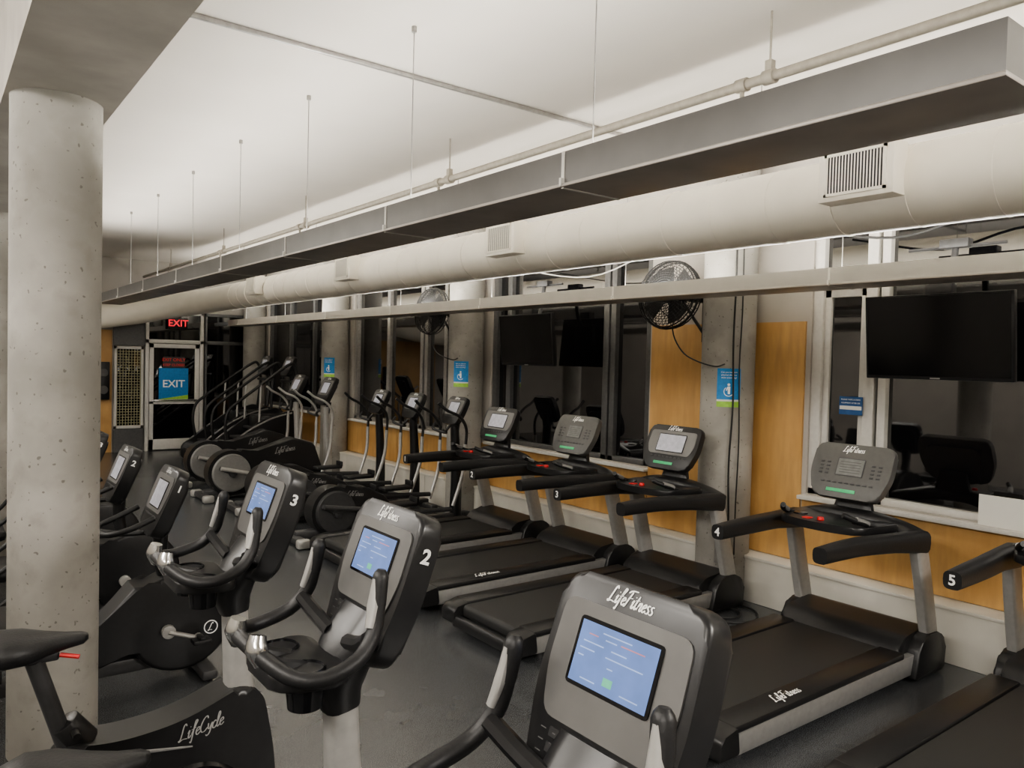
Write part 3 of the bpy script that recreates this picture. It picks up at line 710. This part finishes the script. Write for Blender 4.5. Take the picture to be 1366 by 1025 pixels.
# ------------------------------------------------------------------ posters on columns
def poster(y,z,lab):
    w,h=.19,.31; R=.2185; A0=.70
    bm=B()
    n=6
    for i in range(n):
        a0=(-.43+.86*i/n);a1=(-.43+.86*(i+1)/n)
        def pt(a,zz,e=0): return bm.verts.new((-(R+e)*math.cos(a+A0),-(R+e)*math.sin(a+A0),zz))
        for z0,z1,mi in((-h/2,-h/2+.045,2),(-h/2+.045,-h/2+.06,1),(-h/2+.06,h/2,0)):
            f=bm.faces.new([pt(a0,z0),pt(a1,z0),pt(a1,z1),pt(a0,z1)]); f.material_index=mi
    o=fin(bm,'notice_poster',[M_blue,M_paper,M_green]); o.location=(5.28,y,z); o['label']=lab; o['category']='poster'; o['group']='blue notices on the columns'
    pos=V((-(R+.003)*math.cos(A0),-(R+.003)*math.sin(A0),0)); d=V((math.sin(A0),-math.cos(A0),0))
    for j,(s_,zz,sz) in enumerate((('Can you maintain',.125,.018),('physical distance',.103,.018),('while exercising?',.081,.018))):
        text(s_,sz,M_white,frame(pos+V((0,0,zz)),d,(0,0,1)),o)
    Mx=frame(pos+V((0,0,-.02)),d,(0,0,1))
    bm=B(); n=14
    bm.faces.new([bm.verts.new((.011*math.cos(2*math.pi*k/n),.045+.011*math.sin(2*math.pi*k/n),0)) for k in range(n)])
    fin(bm,'figure_head',M_white,o,M=Mx)
    bm=B(); bm.faces.new([bm.verts.new((a,b,0)) for a,b in((-.006,-.03),(.010,-.03),(.012,.03),(-.010,.03),(-.022,.0),(-.016,-.004),(-.008,.012))])
    fin(bm,'figure_body',M_white,o,M=Mx)
    bm=B()
    for k in range(12):
        a0=2.2+3.4*k/12;a1=2.2+3.4*(k+1)/12
        bm.faces.new([bm.verts.new((q_*math.cos(a),-.01+q_*math.sin(a),0)) for q_,a in((.034,a0),(.040,a0),(.040,a1),(.034,a1))])
    fin(bm,'figure_arc',M_white,o,M=Mx)
    return o
for yy in(3.97,7.85,11.65): poster(yy,1.73,'blue and green notice stuck on the concrete column')
o=sbox('window_notice',-.003,.003,-.09,.09,-.068,.068,M_dblue,kind=None); o.location=(5.505,3.02,1.63); o['label']='small blue and white notice stuck on the window'; o['category']='sign'
text('PLEASE WIPE DOWN',.016,M_white,frame((-.0045,0,.045),(0,-1,0),(0,0,1)),o); text('EQUIPMENT AFTER USE',.014,M_white,frame((-.0045,0,.020),(0,-1,0),(0,0,1)),o)
bm=B(); bx(bm,-.0045,-.003,-.085,.085,-.030,-.002); fin(bm,'white_strip',M_paper,o)
o=sbox('paper_sheet',-.002,.002,-.22,.22,-.10,.10,M_paper,kind=None); o.location=(5.46,1.88,1.012); o['label']='blank white paper sheet standing on the window sill'; o['category']='paper'
r=empty('exit_sign',(3.9,YF-.16,2.47),label='black exit sign with glowing red letters above the door',category='exit sign')
bm=B(); bx(bm,-.18,.18,-.03,.03,-.11,.11,.01); fin(bm,'sign_box',M_black,r)
text('EXIT',.18,M_redglow,frame((0,-.032,0),(1,0,0),(0,0,1)),r,bold=.002)
bm=B(); bx(bm,-.02,.02,.03,.11,-.02,.02); fin(bm,'wall_bracket',M_black,r)
o=sbox('exit_poster',-.27,.27,-.002,.002,-.36,.28,M_blue,kind=None); o.location=(3.85,YF-.10,1.32); o['label']='blue exit poster with red heading on the glass door'; o['category']='poster'
text('EXIT',.20,M_white,frame((0,-.003,-.03),(1,0,0),(0,0,1)),o,bold=.003)
bm=B(); bx(bm,-.20,.20,-.003,-.001,.285,.50); hd=fin(bm,'red_heading',M_dgrey,o)
text('EXIT ONLY',.085,M_redp,frame((0,-.004,.44),(1,0,0),(0,0,1)),hd); text('KEEP CLOSED',.065,M_redp,frame((0,-.004,.34),(1,0,0),(0,0,1)),hd)
bm=B(); f=bm.faces.new([bm.verts.new(p) for p in((-.27,-.0035,-.36),(.27,-.0035,-.36),(.27,-.0035,-.24),(-.27,-.0035,-.32))]); fin(bm,'green_band',M_green,o)
r=empty('wall_speaker',(2.62,YF-.09,1.35),label='tall black speaker fixed to the orange panel',category='speaker')
bm=B(); bx(bm,-.10,.10,-.06,.065,-.35,.35,.01); fin(bm,'speaker_cabinet',M_black,r)
for zz in(-.17,.15):
    bm=B(); cyl(bm,(0,-.075,zz),(0,-.06,zz),.07,.08,seg=20); fin(bm,'speaker_cone',M_grey,r)
def cable(pts,rad,m,lab,n=6):
    bm=B(); tube(bm,pts,rad,6,n); o=fin(bm,'cable',m); o['label']=lab; o['category']='cable'
cable([(5.12,3.80,3.2),(5.12,3.795,2.6),(5.115,3.80,2.1),(5.12,3.79,1.6),(5.105,3.80,1.1),(5.11,3.79,.7),(5.09,3.78,.38)],.008,M_wire,'black cable running down the concrete column')
cable([(5.16,3.765,3.2),(5.165,3.76,2.4),(5.155,3.765,1.9),(5.165,3.755,1.3),(5.15,3.755,.8),(5.13,3.74,.4)],.006,M_wire,'thin black cable running down the concrete column')
cable([(4.95,4.0,.012),(4.8,3.85,.012),(4.72,3.65,.012),(4.85,3.5,.012),(5.0,3.6,.012),(4.95,3.8,.012),(4.75,3.75,.014),(4.7,3.5,.012),(4.9,3.38,.012),(5.1,3.5,.012),(5.15,3.7,.012)],.008,M_wire,'black cable coiled on the floor by the column')
cable([(5.2,3.3,2.95),(5.2,2.6,2.8),(5.25,2.0,2.9),(5.25,1.0,2.85),(5.2,0,2.95)],.010,M_wire,'black cable strung across the upper windows')
cable([(5.2,6.9,2.95),(5.2,5.6,2.75),(5.2,4.6,2.95),(5.15,3.9,2.8)],.007,M_wirew,'grey cable strung across the upper windows')
o=sbox('outlet_box',-.03,.03,-.06,.06,-.09,.09,M_aframe,.005,kind=None); o.location=(5.05,3.79,.42); o['label']='grey metal outlet box with plugs on the column'; o['category']='outlet'
# ------------------------------------------------------------------ lighting / world
w=bpy.data.worlds.new('night'); SC.world=w; w.use_nodes=True
w.node_tree.nodes['Background'].inputs[0].default_value=(.02,.025,.035,1); w.node_tree.nodes['Background'].inputs[1].default_value=.3
for x,y,e,rx in((-1.9,-1.5,190,0),(-1.9,2.5,160,0),(-1.9,6.5,140,0),(-1.9,11,160,0),(3.0,-2.2,260,0)):  # added fill lamps, out of view, to brighten the lower half of the room
    ld=bpy.data.lights.new('fill_light','AREA'); ld.shape='RECTANGLE'; ld.size=.8; ld.size_y=2.4 if x<0 else .8; ld.energy=e; ld.color=(1,.95,.88)
    lo=bpy.data.objects.new('fill_light_area',ld); COL.objects.link(lo); lo.location=(x,y,3.58); 
    lo.rotation_euler=(0,math.radians(-25),0) if x<0 else (math.radians(25),0,0)
# ------------------------------------------------------------------ camera
cam=bpy.data.cameras.new('camera'); co=bpy.data.objects.new('camera',cam); COL.objects.link(co)
cam.sensor_width=36; cam.lens=27.0; cam.clip_start=.02
th=math.radians(37.4); p=math.radians(1.7); rl=math.radians(1.43)
F=V((math.sin(th)*math.cos(p),math.cos(th)*math.cos(p),-math.sin(p)))
R0=V((math.cos(th),-math.sin(th),0)); U0=R0.cross(F)
R=R0*math.cos(rl)+U0*math.sin(rl); U=R.cross(F)
co.matrix_world=Matrix(((R.x,U.x,-F.x,0),(R.y,U.y,-F.y,0),(R.z,U.z,-F.z,1.9),(0,0,0,1)))
SC.camera=co
